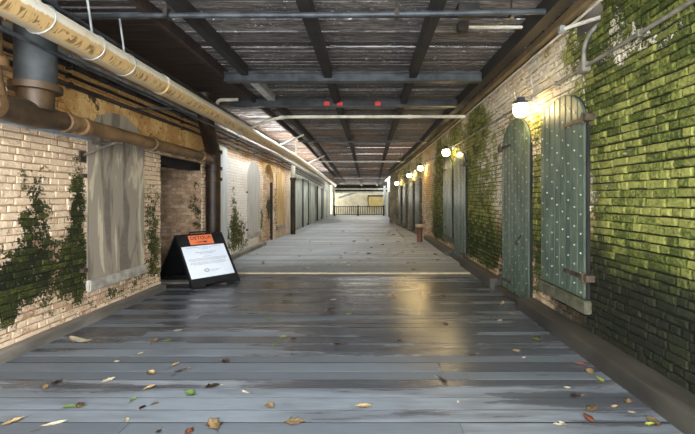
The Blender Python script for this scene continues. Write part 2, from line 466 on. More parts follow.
# left wall: opening behind the sign, arched doorway further on
OPEN = (6.69, 8.37, 0, 2.36)
ARCH = (13.2, 14.6, 0, 2.85)
wl = brick_wall('wall_left', WL, 1.6, 17.5, 0, 3.74, field_left, M_BL, M_ML, [OPEN, ARCH], flip=True, joint_d=.001, rough=1.1)
tag(wl, 'painted brick wall with moss patches along the left side', 'wall', kind='structure')
core('masonry', [(XL-.5, XL-.02, -1.2, 6.69, 0, 3.9), (XL-.5, XL-.02, 6.69, 8.37, 2.36, 3.9), (XL-.5, XL-.02, 8.39, 13.2, 0, 3.9), (XL-.5, XL-.02, 13.2, 14.6, 2.85, 3.9),
     (XL-.5, XL-.02, 14.6, 17.5, 0, 3.9)], M_CORE, wl)
def WRET(d, s, z): return Vector((XL-s, 8.37-d, z))
ret = brick_wall('wall_left_return', WRET, .012, 1.9, 0, 2.36, field_return, M_BL, M_ML, flip=False)
tag(ret, 'dim brick side of the opening behind the black sign', 'wall', kind='structure')
core('masonry', [(XL-1.9, XL-.5, 8.39, 8.7, 0, 2.6)], M_CORE, ret)
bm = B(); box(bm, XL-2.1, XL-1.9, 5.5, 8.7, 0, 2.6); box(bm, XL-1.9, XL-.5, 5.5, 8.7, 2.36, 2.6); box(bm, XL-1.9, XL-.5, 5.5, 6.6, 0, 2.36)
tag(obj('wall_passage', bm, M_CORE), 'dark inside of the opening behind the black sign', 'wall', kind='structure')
bm = B(); box(bm, XL-.30, XL-.03, 6.70, 8.36, 2.2, 2.355)
tag(obj('trim_1', bm, M_JOIST), 'dark timber lintel over the opening behind the sign', 'lintel', kind='structure')
# arched doorway recess
def WA(d, s, z): return Vector((XL-.13+d, s, z))
wa = brick_wall('wall_left_recess', WA, 13.2, 14.6, 0, 2.85, field_arch, M_BL, M_ML, flip=True)
tag(wa, 'orange brick infill set back inside the arched doorway', 'wall', kind='structure')
def spandrel(W, sa, sb, zs, ztop, zr, d0, d1, n=12):
    """masonry between an arch and the square hole round it"""
    bm = B(); cs = (sa+sb)/2; hw = (sb-sa)/2
    pts = [(cs+hw*math.cos(PI-PI*i/n), zs+zr*math.sin(PI-PI*i/n)) for i in range(n+1)]
    for (p, q), (p2, q2) in zip(pts, pts[1:]):
        hexa(bm, [W(d0,p,q), W(d0,p2,q2), W(d0,p2,ztop), W(d0,p,ztop), W(d1,p,q), W(d1,p2,q2), W(d1,p2,ztop), W(d1,p,ztop)])
    return bm
tag(obj('trim_2', spandrel(WL, 13.2, 14.6, 2.2, 2.86, .62, -.12, .014), M_CEMTAN), 'tan rendered arch head over the brick filled doorway', 'arch', kind='structure')

# floor ------------------------------------------------------------------
def wetness(x, y):
    w = .5 + .10*sst(y, 3.4, 4.6)*(1-sst(y, 8.0, 8.3)) - .06*(1-sst(y, 2.6, 3.6))
    w += .18*g2(x, y, .2, 5.6, 1.6, 1.6) - .10*g2(x, y, -2.2, 4.2, 1.2, 1.5) + .1*g2(x, y, 1.6, 3.0, .8, 1.2)
    return w - .25*sst(y, 8.1, 8.6)
V, F, A = [], [], []
y = -1.5
row = 0
while y < YEND:
    w = random.choice((.145, .16, .16, .175, .19)); xa = XL - (1.9 if 6.4 < y < 8.4 else .3); x1 = XR + .3
    cuts = [xa]
    if R() < .55:
        cuts.append(U(xa+1, x1-1))
    if R() < .3: cuts.append(U(xa+1, x1-1))
    cuts = sorted(cuts) + [x1]
    for a, b in zip(cuts, cuts[1:]):
        if b-a < .25: continue
        n = max(2, int((b-a)/.5)); dz = U(-.002, .001); tl = U(-.0012, .0012); e = .0015
        i0 = len(V)
        for k in range(n+1):
            x = a+.002 + (b-a-.004)*k/n; zz = dz + .002*nz(x, y, .8)
            for (yy, z) in ((y+.001, zz-.03), (y+.002, zz-e-tl), (y+.002+e, zz-tl), (y+w-.006-e, zz+tl), (y+w-.006, zz-e+tl), (y+w-.005, zz-.03)):
                V.append((x, yy, z)); A.append((3.0 if z < zz-.0011 - abs(tl) else wetness(x, yy), sst(yy, 8.0, 8.6)*(.75+.25*nz(x, yy, .7))))
        for k in range(n):
            for q in range(5):
                a0 = i0+6*k+q; F.append((a0, a0+1, a0+7, a0+6))
        F.append(tuple(i0+q for q in range(6))); F.append(tuple(i0+6*n+q for q in reversed(range(6))))
    y += w; row += 1
me = bpy.data.meshes.new('floor'); me.from_pydata(V, [], F)
for i, nme in enumerate(('wet', 'dry')):
    at = me.attributes.new(nme, 'FLOAT', 'POINT'); at.data.foreach_set('value', [t[i] for t in A])
me.materials.append(M_FLOOR)
bmf = bmesh.new(); bmf.from_mesh(me); bmesh.ops.recalc_face_normals(bmf, faces=bmf.faces); bmf.to_mesh(me); bmf.free()
fl = link(bpy.data.objects.new('floor', me)); tag(fl, 'wet grey timber boards laid across the passage', 'floor', kind='structure')
bm = B(); box(bm, XL-2.1, XR+.5, -1.5, YEND+3, -.08, -.0052); obj('subfloor', bm, M_JOIST, fl)

# kerbs
def kerb(n, pts, w, h, side, mat, label):
    bm = B()
    (xa, ya), (xb, yb) = pts; s = 1 if side == 'r' else -1
    hexa(bm, [(xa,ya,-.01),(xa+s*w,ya,-.01),(xb+s*w,yb,-.01),(xb,yb,-.01),(xa,ya,h),(xa+s*w,ya,h),(xb+s*w,yb,h),(xb,yb,h)])
    bmesh.ops.recalc_face_normals(bm, faces=bm.faces); bmesh.ops.bevel(bm, geom=list(bm.edges), offset=.008, segments=2, affect='EDGES')
    tag(obj('trim_%d' % n, bm, mat), label, 'kerb', kind='structure')
kerb(3, ((2.14,1.0),(2.14,5.50)), .255, .16, 'r', M_KERB, 'dark timber kerb along the foot of the right wall, near length')
kerb(4, ((2.16,6.78),(2.16,9.05)), .235, .16, 'r', M_KERB, 'dark timber kerb along the right wall between the floor-length doors')
kerb(5, ((2.16,10.6),(2.14,14.8)), .235, .14, 'r', M_KERB, 'kerb along the right wall running up to the brown bin')
kerb(6, ((-3.53,1.5),(-3.53,6.62)), .145, .10, 'l', M_KERBL, 'grey timber kerb along the foot of the left wall, near length')
kerb(7, ((-3.50,9.2),(-3.50,13.0)), .17, .10, 'l', M_KERBL, 'grey timber kerb beyond the sign on the left')
bm = B(); box(bm, -4.9, -3.15, 7.12, 7.34, -.01, .018)
tag(obj('trim_8', bm, M_KERBL), 'pale board across the foot of the opening behind the sign', 'board', kind='structure')
bm = B(); box(bm, -3.5, 2.15, 8.02, 8.16, -.01, .014, bev=.004)
tag(obj('trim_9', bm, M_STRIP), 'pale metal strip running right across the floor', 'strip', kind='structure')

# ceiling ----------------------------------------------------------------
V, F, A = [], [], []
def slat(xa, xb, y, w, z, t=.028):
    i0 = len(V); r = U(-.008, .008); j = U(-.008, .008)
    for x in (xa, (xa+xb)/2, xb):
        for (yy, zz) in ((y, z+j-r), (y+w, z+j+r), (y+w, z+j+r+t), (y, z+j-r+t)):
            V.append((x, yy, zz+U(-.002,.002))); A.append(sst(yy, 9, 14))
    for k in range(2):
        for q in range(4):
            a0 = i0+4*k; F.append((a0+q, a0+(q+1)%4, a0+4+(q+1)%4, a0+4+q))
    F.append(tuple(i0+q for q in range(4))); F.append(tuple(i0+8+q for q in reversed(range(4))))
y = 1.0
while y < YEND+.3:
    p = U(.13, .19)
    gap = .012 if y < 14 else .016
    slat(-2.44, xr(y)+.1, y, p-gap, zc(y))
    if y < 4.62: slat(XL-.3, -2.44, y, p-gap-.012, zc(y))
    elif y > 9.1: slat(XL-.2, -2.43, y, p*.28, zc(y), .06); slat(XL-.2, -2.43, y+p*.5, p*.26, zc(y), .06)  # wide gaps and deep slats shaped to let added light onto the wall
    y += p
me = bpy.data.meshes.new('ceiling'); me.from_pydata(V, [], F)
at = me.attributes.new('lamp_warmth', 'FLOAT', 'POINT'); at.data.foreach_set('value', A)
me.materials.append(M_DECK)
bmf = bmesh.new(); bmf.from_mesh(me); bmesh.ops.recalc_face_normals(bmf, faces=bmf.faces); bmf.to_mesh(me); bmf.free()
ce = link(bpy.data.objects.new('ceiling', me)); tag(ce, 'weathered grey slatted timber roof of the passage', 'ceiling', kind='structure')
bm = B()
yy = 4.66
while yy < 9.08:
    box(bm, XL-.2, -2.44, yy, yy+.146, 3.79+U(-.004,.004), 3.83); yy += .15
tag(obj('ceiling_bay', bm, M_BAYDK), 'dark brown boarded bay of roof over the left pipes', 'ceiling', kind='structure')

def ceil_line(x, ya, yb, w, h, dz=0):
    bm = B(); ys = [ya] + ([15] if ya < 15 < yb else []) + [yb]
    for a, b in zip(ys, ys[1:]):
        za, zb = zc(a)-.005+dz, zc(b)-.005+dz
        hexa(bm, [(x-w/2,a,za-h),(x+w/2,a,za-h),(x+w/2,b,zb-h),(x-w/2,b,zb-h),(x-w/2,a,za),(x+w/2,a,za),(x+w/2,b,zb),(x-w/2,b,zb)])
    return bm
def cbeam(bm, mat, label): return tag(obj('ceiling_beam', bm, mat), label, 'beam', kind='structure')
cbeam(ceil_line(-2.06, 1.2, 6.3, .11, .16), M_JOIST, 'dark roof joist nearest the left soffit board, near length')
cbeam(ceil_line(-2.06, 6.62, 8.05, .15, .14), M_GALV, 'short joist length coloured light grey for its lit side between the crossing beams')  # the joist's lit side put into the colour as a paler segment
cbeam(ceil_line(-2.06, 8.45, 33, .11, .16), M_JOIST, 'dark roof joist nearest the left soffit board, far length')
cbeam(ceil_line(-.69, 1.2, 35, .13, .17), M_JOIST, 'long dark roof joist down the middle of the ceiling')
cbeam(ceil_line(.74, 1.2, 35, .12, .17), M_JOIST, 'long dark roof joist right of the ceiling middle')
cbeam(ceil_line(-2.47, 1.2, 33, .06, .15), M_BAYDK, 'long brown soffit board beside the left pipes')
bm = B(); ys = [1.2, 15, 24]
for a, b in zip(ys, ys[1:]):
    xa, xb = xr(a)-.40, xr(b)-.40; za, zb = zc(a)-.21, zc(b)-.21
    hexa(bm, [(xa-.075,a,za),(xa+.075,a,za),(xb+.075,b,zb),(xb-.075,b,zb),(xa-.075,a,za+.2),(xa+.075,a,za+.2),(xb+.075,b,zb+.2),(xb-.075,b,zb+.2)])
cbeam(bm, M_EAVE, 'long brown timber beam along the top of the right wall')
bm = B()
for a, b in zip(ys, ys[1:]):
    xa, xb = xr(a), xr(b); za, zb = zc(a)-.13, zc(b)-.13
    hexa(bm, [(xa-.11,a,za),(xa-.02,a,za),(xb-.02,b,zb),(xb-.11,b,zb),(xa-.11,a,za+.1),(xa-.02,a,za+.1),(xb-.02,b,zb+.1),(xb-.11,b,zb+.1)])
tag(obj('trim_10', bm, M_TANWD), 'tan timber plate on top of the right brick wall', 'trim', kind='structure')
def ibeam(bm, xa, xb, y, z0, z1, fw=.13, t=.02):
    box(bm, xa, xb, y-fw/2, y+fw/2, z0, z0+t); box(bm, xa, xb, y-fw/2, y+fw/2, z1-t, z1); box(bm, xa, xb, y-.012, y+.012, z0+t, z1-t)
for (y, xa, mat, lab) in ((6.46, -2.44, M_STEEL, 'grey steel beam crossing the ceiling, nearer of two'), (8.22, -3.0, M_STEELD, 'dark steel beam crossing the ceiling with red caps on it')):
    bm = B(); box(bm, xa, 1.9, y-.05, y+.05, 3.59, 3.70); box(bm, xa, 1.9, y-.08, y+.08, 3.572, 3.592); box(bm, xa, 1.9, y-.08, y+.08, 3.70, 3.72)
    cbeam(bm, mat, lab)
for y in (13.4, 19.0, 27.5, 32.5):
    z = zc(y)-.17; bm = B(); ibeam(bm, -2.5, xr(y)-.3, y, z-.06, z+.0, .08, .012)
    o = cbeam(bm, M_GALV if y > 16 else M_STEEL, 'grey steel beam crossing the ceiling far down the passage'); o['group'] = 'far crossing beams'

# ------------------------------------------------------------------ pipes
def pipe_thing(name, label, pts, r, mat, cat='pipe', seg=14, collars=(), collar_r=None, group=None, loc=None, cmat=None, cname='collar', cw=.05):
    loc = loc or pts[0]
    t = thing(name, label, cat, loc, group)
    bm = B(); tube(bm, pts, r, seg); obj('pipe_run', bm, mat, t, True)
    for (c, d) in collars:
        c = Vector(c); d = Vector(d).normalized(); bm = B(); rr = collar_r or r*1.25
        tube(bm, [c-d*cw, c-d*cw*.85, c+d*cw*.85, c+d*cw], rr, seg, radii=[rr*.93, rr, rr, rr*.93]); obj(cname, bm, cmat or mat, t, True)
    return t
def zmain(y): return 3.18 - drop(y)*.62
pts = [(-2.9, y, zmain(y)) for y in (1.2, 3, 5, 7, 9, 11, 13, 15, 19, 24, 29, 32.4)]
pts = [Vector(p) for p in pts]
main = thing('insulated_pipe', 'big tan insulated pipe running the length of the left side', 'pipe', pts[0])
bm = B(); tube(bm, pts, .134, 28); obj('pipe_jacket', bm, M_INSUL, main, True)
for y in (2.85, 5.3, 8.6, 11.4, 14.2, 18):
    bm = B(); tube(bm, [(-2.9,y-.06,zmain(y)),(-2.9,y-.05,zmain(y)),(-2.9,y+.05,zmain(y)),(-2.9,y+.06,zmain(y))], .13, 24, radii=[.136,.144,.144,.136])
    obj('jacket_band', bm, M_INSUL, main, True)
# hanger straps and rods
for y in (3.35, 3.98, 4.5):
    bm = B(); z = zmain(y)
    loop = [(-2.9+.142*math.cos(a), y+.03*math.sin(a*1), z+.142*math.sin(a)) for a in [PI*2*k/24 for k in range(25)]]
    tube(bm, loop, .006, 6, False); tube(bm, bend([(-2.9, y, z+.142), (-2.9, y-.02, z+.25), (-2.93, y-.05, 3.76)], .1), .012, 8)
    obj('hanger', bm, M_GALV, main, True)
t = thing('pipe_rail', 'grey steel angle rail running just above the insulated pipe', 'rail', (-2.98, 1.2, 3.42))
bm = B(); box(bm, -3.0, -2.93, 1.2, 13, 3.385, 3.40); box(bm, -3.0, -2.99, 1.2, 13, 3.40, 3.45); obj('angle', bm, M_STEEL, t)
# small lagged pipe tucked under the big one
t = pipe_thing('slim_pipe', 'slim grey pipe tucked under the big insulated pipe', [(-3.12,1.2,3.04),(-3.12,9,3.04),(-3.12,15,3.0),(-3.12,30,2.62)], .018, M_STEEL)
for y in (3, 6, 9, 12, 15):
    bm = B(); box(bm, XL+.018, -3.1, y-.02, y+.02, 3.0, 3.023); obj('bracket', bm, M_STEEL, t)
# conduits along the left wall
for (x, z, r, mat, lab) in ((-3.60, 2.96, .030, M_DARKC, 'lowest dark conduit along the top of the left wall'),
                       (-3.60, 3.08, .020, M_DARKC, 'thin dark conduit second up on the left wall'),
                       (-3.58, 3.20, .040, M_DARKC, 'thick dark conduit third up on the left wall'),
                       (-3.56, 3.33, .026, M_GALV, 'grey conduit fourth up on the left wall'),
                       (-3.50, 3.47, .038, M_GALV, 'topmost grey conduit under the roof on the left')):
    x = XL+r+.022
    t = pipe_thing('conduit', lab, [(x,1.3,z),(x,8,z+.01),(x,15,z),(x,24,z-.26),(x,31,z-.5)], r, mat, 'conduit', 10)
    for y in (2.4, 4.6, 7.4, 10.5, 13.5):
        bm = B(); box(bm, XL+.018, x+r+.006, y-.02, y+.02, z-r-.006, z+r+.008); obj('clip', bm, mat, t)
pipe_thing('conduit', 'whitish conduit beside the insulated pipe beyond the sign', [(-3.3,9.3,3.33),(-3.3,15,3.3),(-3.28,26,2.9)], .045, M_WHITEP, 'conduit')
# lower brown pipe with tee and big stack
ZP, XP = 2.43, -3.33
cl = [((XP, y, ZP), (0,1,0)) for y in (3.05, 3.36, 4.18, 4.42, 5.85, 7.55)]
t = pipe_thing('soil_pipe', 'brown stained iron pipe along the left wall at head height', bend([(XP,1.3,ZP+.02),(XP,7.85,ZP),(-3.50,8.36,ZP-.02)], .25), .088, M_IRONT, seg=18, collars=cl, collar_r=.112, cw=.045)
bm = B(); tube(bm, [(XP,3.40,ZP),(XP,3.5,ZP),(XP,3.82,ZP),(XP,4.12,ZP)], .12, 18, radii=[.10,.125,.13,.10]); obj('tee_fitting', bm, M_IRON, t, True)
bm = B(); tube(bm, [(XP,3.8,ZP+.05),(XP,3.8,ZP+.24)], .15, 18); obj('tee_branch', bm, M_IRON, t, True)
bm = B(); tube(bm, [(XP,3.42,ZP+.0),(XP,3.36,ZP+.2),(XP,3.34,ZP+.34)], .075, 16); obj('side_branch', bm, M_IRONT, t, True)
t = thing('drain_stack', 'thick slate grey vertical pipe rising from the brown pipe at far left', 'pipe', (XP, 3.8, ZP+.24))
bm = B(); tube(bm, [(XP,3.8,ZP+.29),(XP,3.8,3.74)], .17, 28); obj('pipe_run', bm, M_DUCT, t, True)
bm = B(); tube(bm, [(XP,3.8,ZP+.235),(XP,3.8,ZP+.30)], .215, 28); obj('flange', bm, M_IRON, t, True)
t = thing('vent_pipe', 'short tan vertical pipe with a flange beside the slate grey stack', 'pipe', (XP, 3.34, ZP+.34))
bm = B(); tube(bm, [(XP,3.34,ZP+.40),(XP-.02,3.34,3.3)], .085, 16); obj('pipe_run', bm, M_IRONT, t, True)
bm = B(); tube(bm, [(XP,3.34,ZP+.335),(XP,3.34,ZP+.41)], .125, 18); obj('flange', bm, M_IRONT, t, True)
# black downpipe behind the sign
X, Y = -3.485, 8.5
t = thing('downpipe', 'black iron downpipe standing behind the folding sign', 'pipe', (X, Y, 0))
bm = B(); tube(bm, bend([(X,Y,0.005),(X,Y,2.62),(-3.37,7.85,3.2),(-3.37,7.75,3.75)], .12), .158, 20); obj('pipe_run', bm, M_IRONB, t, True)
for z in (2.02, 2.26, 2.63): 
    bm = B(); tube(bm, [(X+.012,Y,z-.035),(X+.012,Y,z+.035)], .185, 20); obj('collar', bm, M_IRONB, t, True)
# metal channel under the brown pipe
t = thing('cable_channel', 'pale blue grey metal channel on the left wall under the brown pipe', 'channel', (XL, 3, 2.4))
bm = B(); box(bm, XL+.005, XL+.06, 2.2, 4.95, 2.345, 2.36); box(bm, XL+.005, XL+.02, 2.2, 4.95, 2.36, 2.43); box(bm, XL+.045, XL+.06, 2.2, 4.95, 2.36, 2.43)
obj('channel_strip', bm, simple('blue_grey_metal', (132,144,152), (176,186,192), 5, .5, .2, bump=.15), t)
t = thing('pipe_bracket', 'rusty iron strut bracket carrying the brown pipe beside the cement panel', 'bracket', (XL, 4.85, 2.15))
bm = B(); beam(bm, (XL+.01,4.86,2.14), (XP-.02,5.02,ZP-.10), .03, .03); obj('strut', bm, M_HINGE, t)
bm = B(); box(bm, XL+.005, XL+.03, 4.81, 4.91, 2.06, 2.20, bev=.004); obj('foot_plate', bm, M_HINGE, t)
bm = B(); beam(bm, (XL+.01,5.02,ZP-.105), (XP+.09,5.02,ZP-.105), .03, .03); obj('arm', bm, M_HINGE, t)

# crossing pipes
t = thing('sprinkler_pipe', 'dark pipe crossing the whole ceiling nearest the viewer', 'pipe', (-2.9, 4.15, 3.6))
bm = B(); tube(bm, [(-3.3,4.17,3.60),(-.3,4.15,3.60),(1.90,4.10,3.61)], .03, 12); obj('pipe_run', bm, M_STEEL, t, True)
for x in (-2.2, .3, 1.55):
    bm = B(); box(bm, x-.02, x+.02, 4.09, 4.19, 3.56, 3.645); box(bm, x-.01, x+.01, 4.135, 4.145, 3.64, 3.8); obj('clamp', bm, M_DARKC, t)
pipe_thing('branch_pipe', 'white pipe bending off the insulated pipe and crossing the ceiling', bend([(-2.78,8.95,3.24),(-2.35,8.62,3.34),(-1.9,8.44,3.40),(-.5,8.42,3.40),(2.12,8.40,3.40)], .3), .036, M_WHITEP,
           collars=[((-1.95,8.47,3.393),(1,-.1,.05)), ((.9,8.41,3.4),(1,0,0))], collar_r=.045)
pipe_thing('elbow_pipe', 'short white pipe elbow by the crossing steel beam on the left', bend([(-3.2,8.0,3.36),(-3.2,8.0,3.66),(-2.75,8.0,3.67)], .1), .035, M_WHITEP)
pipe_thing('branch_pipe', 'white diagonal strut pipe rising from the insulated pipe', [(-2.85,12.0,3.25),(-2.06,12.0,3.60)], .03, M_WHITEP)
pipe_thing('branch_pipe', 'second white diagonal strut pipe further along the insulated pipe', [(-2.85,17.2,3.12),(-2.0,17.2,3.52)], .03, M_WHITEP)
pipe_thing('drop_pipe', 'thin pale pipe dropping from the roof beside the insulated pipe', [(-2.75,14.4,3.22),(-2.75,14.4,3.8)], .03, M_WHITEP)
# red caps on the second beam
for x, lab in ((-.90, 'leftmost of the three red caps on the crossing beam'), (-.62, 'middle of the three red caps on the crossing beam'), (.19, 'rightmost of the three red caps on the crossing beam')):
    t = thing('beam_clamp', lab, 'clamp', (x, 8.10, 3.60), 'red caps on the crossing beam')
    bm = B(); box(bm, x-.06, x+.06, 8.07, 8.14, 3.57, 3.655, bev=.012); obj('cap', bm, M_RED, t)
    bm = B(); tube(bm, [(x,8.105,3.65),(x,8.105,3.74)], .012, 8); obj('stem', bm, M_STEEL, t)
# small light fitting on the roof near right
t = thing('strip_fitting', 'thin white strip fitting under the roof slats at upper right', 'light fitting', (1.26, 4.72, 3.72))
bm = B(); box(bm, 1.22, 1.90, 4.69, 4.73, 3.70, 3.73, bev=.005); obj('tube', bm, M_WHITEP, t)
bm = B(); box(bm, 1.10, 1.22, 4.64, 4.78, 3.66, 3.77, bev=.008); obj('end_box', bm, M_DARKC, t)
t = thing('small_box', 'made-up black box over the dark splotches on the roof at upper right', 'box', (1.2, 4.28, 3.7))  # made-up box standing in for black splotches on the ceiling
bm = B(); box(bm, 1.0, 1.24, 4.24, 4.38, 3.66, 3.79, bev=.01); obj('housing', bm, M_DARKC, t)
bm = B(); tube(bm, [(1.24,4.3,3.7),(1.45,4.27,3.7)], .014, 8); obj('side_stub', bm, M_DARKC, t)

# right wall conduit with risers
pts = []
for y in (1.2, 3, 4.2, 5.4, 8, 10.6, 13, 15.5, 18, 20, 22, 23.6):
    pts.append(WR(.05, y, 3.03 - drop(y)*.9))
M_DULL = simple('dull_grey_conduit', (92,88,78), (136,130,116), 5, .55, .2, bump=.1)
t = pipe_thing('conduit', 'dull grey conduit along the right wall feeding the lamps', pts, .02, M_DULL, 'conduit', 10)
for y in (2.4, 3.3, 4.75, 6.6, 7.6, 9.2, 12):
    bm = B(); box(bm, XR-.075, XR-.018, y-.015, y+.015, 3.0, 3.06); obj('clip', bm, M_DULL, t)
t = pipe_thing('conduit', 'hooked conduit riser on the right wall by the dark pocket', bend([(XR-.05,4.16,3.0),(XR-.05,4.16,3.28),(XR-.02,4.0,3.42),(XR+.2,3.98,3.46)], .1), .026, M_DULL, 'conduit', 10)
bm = B(); box(bm, XR-.09, XR, 4.10, 4.22, 2.97, 3.08, bev=.01); obj('elbow_box', bm, M_DULL, t)
t = pipe_thing('pocket_pipe', 'short white pipe across the dark pocket high on the right wall', [(XR-.16,4.42,3.56),(XR+.05,4.15,3.55),(XR+.3,3.93,3.55)], .022, M_WHITEP)
bm = B(); box(bm, XR-.19, XR-.13, 4.38, 4.46, 3.52, 3.60, bev=.01); obj('coupling', bm, M_GALV, t)
pipe_thing('conduit', 'thin pale conduit high under the eaves of the right wall', [WR(.06,1.2,3.60),WR(.06,3.9,3.60),WR(.06,9,3.60),WR(.06,14.5,3.60),WR(.06,22,3.25)], .016, M_WHITEP, 'conduit', 8)

# ------------------------------------------------------------------ shutters and doors
def arch_top(s, sa, sb, zs, rise):
    t = (s-(sa+sb)/2)/((sb-sa)/2); return zs + rise*math.sqrt(max(0, 1-t*t*.985))
def leaf_planks(W, sa, sb, z0, zs, rise, d0, d1, n=8):
    bm = B()
    for i in range(n):
        a = sa+(sb-sa)*i/n + .008; b = sa+(sb-sa)*(i+1)/n - .008
        low = [(a,z0),(b,z0)]; m = 5
        top = [(b+(a-b)*k/m, arch_top(b+(a-b)*k/m, sa, sb, zs, rise)) for k in range(m+1)]
        poly = low + top
        back = [bm.verts.new(W(d0,p,q)) for p, q in poly]
        mid = [bm.verts.new(W(d1-.005,p,q)) for p, q in poly]
        cs = (a+b)/2
        fr = [bm.verts.new(W(d1, cs+(p-cs)*.88, q-(.006 if q > zs else -.006))) for p, q in poly]
        k = len(poly)
        bm.faces.new(back)
        for x, yv in ((back, mid), (mid, fr)):
            for j in range(k): bm.faces.new((x[j], x[(j+1)%k], yv[(j+1)%k], yv[j]))
        bm.faces.new(fr)
    return bm
def leaf_back(W, sa, sb, z0, zs, rise, d0, d1, n=16):
    bm = B(); pts = [(sa,z0),(sb,z0)] + [(sb+(sa-sb)*k/n, arch_top(sb+(sa-sb)*k/n, sa, sb, zs, rise)) for k in range(n+1)]
    f = [bm.verts.new(W(d1,p,q)) for p, q in pts]; g = [bm.verts.new(W(d0,p,q)) for p, q in pts]
    bm.faces.new(f); bm.faces.new(list(reversed(g)))
    for j in range(len(pts)): bm.faces.new((f[j], f[(j+1)%len(pts)], g[(j+1)%len(pts)], g[j]))
    return bm
def studs(W, sa, sb, z0, zs, rise, d, n=8, r=.0125, slope=-.30, pitch=.215):
    bm = B()
    for i in range(n):
        s = sa+(sb-sa)*(i+.5)/n
        z = z0+.06 + ((i*pitch*.36 if slope < 0 else -i*pitch*.36) % pitch)
        while z < arch_top(s, sa, sb, zs, rise)-.05:
            c = [bm.verts.new(W(d, s+r*math.cos(a), z+r*math.sin(a))) for a in [2*PI*k/8 for k in range(8)]]
            e = [bm.verts.new(W(d+r*.75, s+r*.6*math.cos(a), z+r*.6*math.sin(a))) for a in [2*PI*k/8 for k in range(8)]]
            for k in range(8): bm.faces.new((c[k], c[(k+1)%8], e[(k+1)%8], e[k]))
            bm.faces.new(e); z += pitch
    return bm
def wbox(bm, W, d0, d1, s0, s1, z0, z1, bev=.004):
    t = B(); hexa(t, [W(d0,s0,z0),W(d1,s0,z0),W(d1,s1,z0),W(d0,s1,z0),W(d0,s0,z1),W(d1,s0,z1),W(d1,s1,z1),W(d0,s1,z1)])
    bmesh.ops.recalc_face_normals(t, faces=t.faces)
    if bev: bmesh.ops.bevel(t, geom=list(t.edges), offset=bev, segments=2, affect='EDGES')
    me = bpy.data.meshes.new('t'); t.to_mesh(me); t.free(); bm.from_mesh(me); bpy.data.meshes.remove(me)
def hinge(W, s_edge, sgn, z, d, parent, ln=.42, h=.05):
    """strap from the hung edge towards the middle; sgn = direction of the strap along the wall"""
    bm = B(); a, b = sorted((s_edge, s_edge+sgn*ln)); wbox(bm, W, d, d+.014, a, b, z-h/2, z+h/2)
    st = obj('hinge', bm, M_HINGE, parent)
    bm = B(); a, b = sorted((s_edge-sgn*.11, s_edge+sgn*.02)); wbox(bm, W, -.01, d+.04, a, b, z-.035, z+.035)
    p = W(d+.03, s_edge-sgn*.03, z); tube(bm, [p-Vector((0,0,.06)), p+Vector((0,0,.06))], .018, 10)
    obj('pintle', bm, M_HINGE, st)
def shutter(W, sa, sb, label, hung, tall=False, name='iron_shutter', z0=.5, zs=2.42, rise=.42, sill=True, studded=True, mat=None, kind=None, cat='shutter', n=8, group=None, slope=-1, grip=False):
    t = thing(name, label, cat, W(0, (sa+sb)/2, z0 if not tall else 0), group, kind)
    mat = mat or M_GREEN
    obj('backing', leaf_back(W, sa, sb, z0, zs, rise, .017, .034), M_JOIST, t)
    pb = leaf_planks(W, sa, sb, z0+.004, zs, rise, .034, .062, n)
    if studded:
        st = studs(W, sa, sb, z0, zs, rise, .061, n, slope=slope)
        for f in st.faces: f.material_index = 1
        tm = bpy.data.meshes.new('t'); st.to_mesh(tm); st.free(); pb.from_mesh(tm); bpy.data.meshes.remove(tm)
    obj('panel', pb, [mat, M_STUD], t)
    e, sg = (sa, 1) if hung == 'near' else (sb, -1)
    hinge(W, e, sg, zs+.04, .062, t); hinge(W, e, sg, z0+(.24 if sill else .14), .062, t)
    bm = B(); wbox(bm, W, .012, .045, sa-.034, sa-.006, z0, zs-.02); obj('jamb', bm, M_JOIST, t)
    if sill:
        bm = B(); wbox(bm, W, .0, .085, sa-.05, sb+.04, z0-.155, z0-.012, .01); obj('sill', bm, M_SILL, t)
    elif tall:
        bm = B(); wbox(bm, W, .0, .17, sa-.03, sb+.05, -.005, z0-.01, .008); obj('threshold', bm, M_KERB, t)
    if grip:
        bm = B(); m = (sa+sb)/2 - .3; tube(bm, [W(.07,m,1.02), W(.10,m+.02,.97), W(.10,m+.16,.9), W(.07,m+.17,.86)], .012, 8); obj('handle', bm, M_HINGE, t)
    return t
shutter(WR, 4.13, 5.18, 'tall green studded iron shutter nearest on the right wall', 'near')
shutter(WR, 5.57, 6.69, 'floor-length green studded door behind the nearest shutter, under the first lamp', 'far', True, 'door_1', .06, 2.43, .44, False, kind='structure', cat='door', grip=True)
shutter(WR, 9.24, 10.50, 'floor-length green studded door second from the viewer on the right', 'near', True, 'door_2', .06, 2.38, .42, False, kind='structure', cat='door')
shutter(WR, 10.76, 11.98, 'green studded shutter with a pale sill beside the second lamp', 'far', z0=.46)
bm = B(); wbox(bm, WR, .0, .09, 10.70, 12.03, .29, .43, .01)
far_doors = ((16.6,17.6,'first narrow green door beyond the brown bin'), (18.2,19.2,'second narrow green door beyond the brown bin'), (20.2,21.2,'third narrow green door beyond the brown bin'), (22.0,23.0,'farthest narrow green door on the right'))
bm.free()
for i, (a, b, lab) in enumerate(far_doors):
    shutter(WR, a, b, lab, 'near', True, 'door_%d' % (i+3), .06, 2.2-drop(a)*.6, .3, False, studded=False, mat=M_GREEN, kind='structure', cat='door', n=5)
    bm = B(); wbox(bm, WR, .0, .10, a-.32, a-.06, 0, 2.5-drop(a)*.6); tag(obj('trim_%d' % (11+i), bm, M_HINGE), 'dark upright post beside a narrow far door', 'post', kind='structure', group='dark posts between far doors')

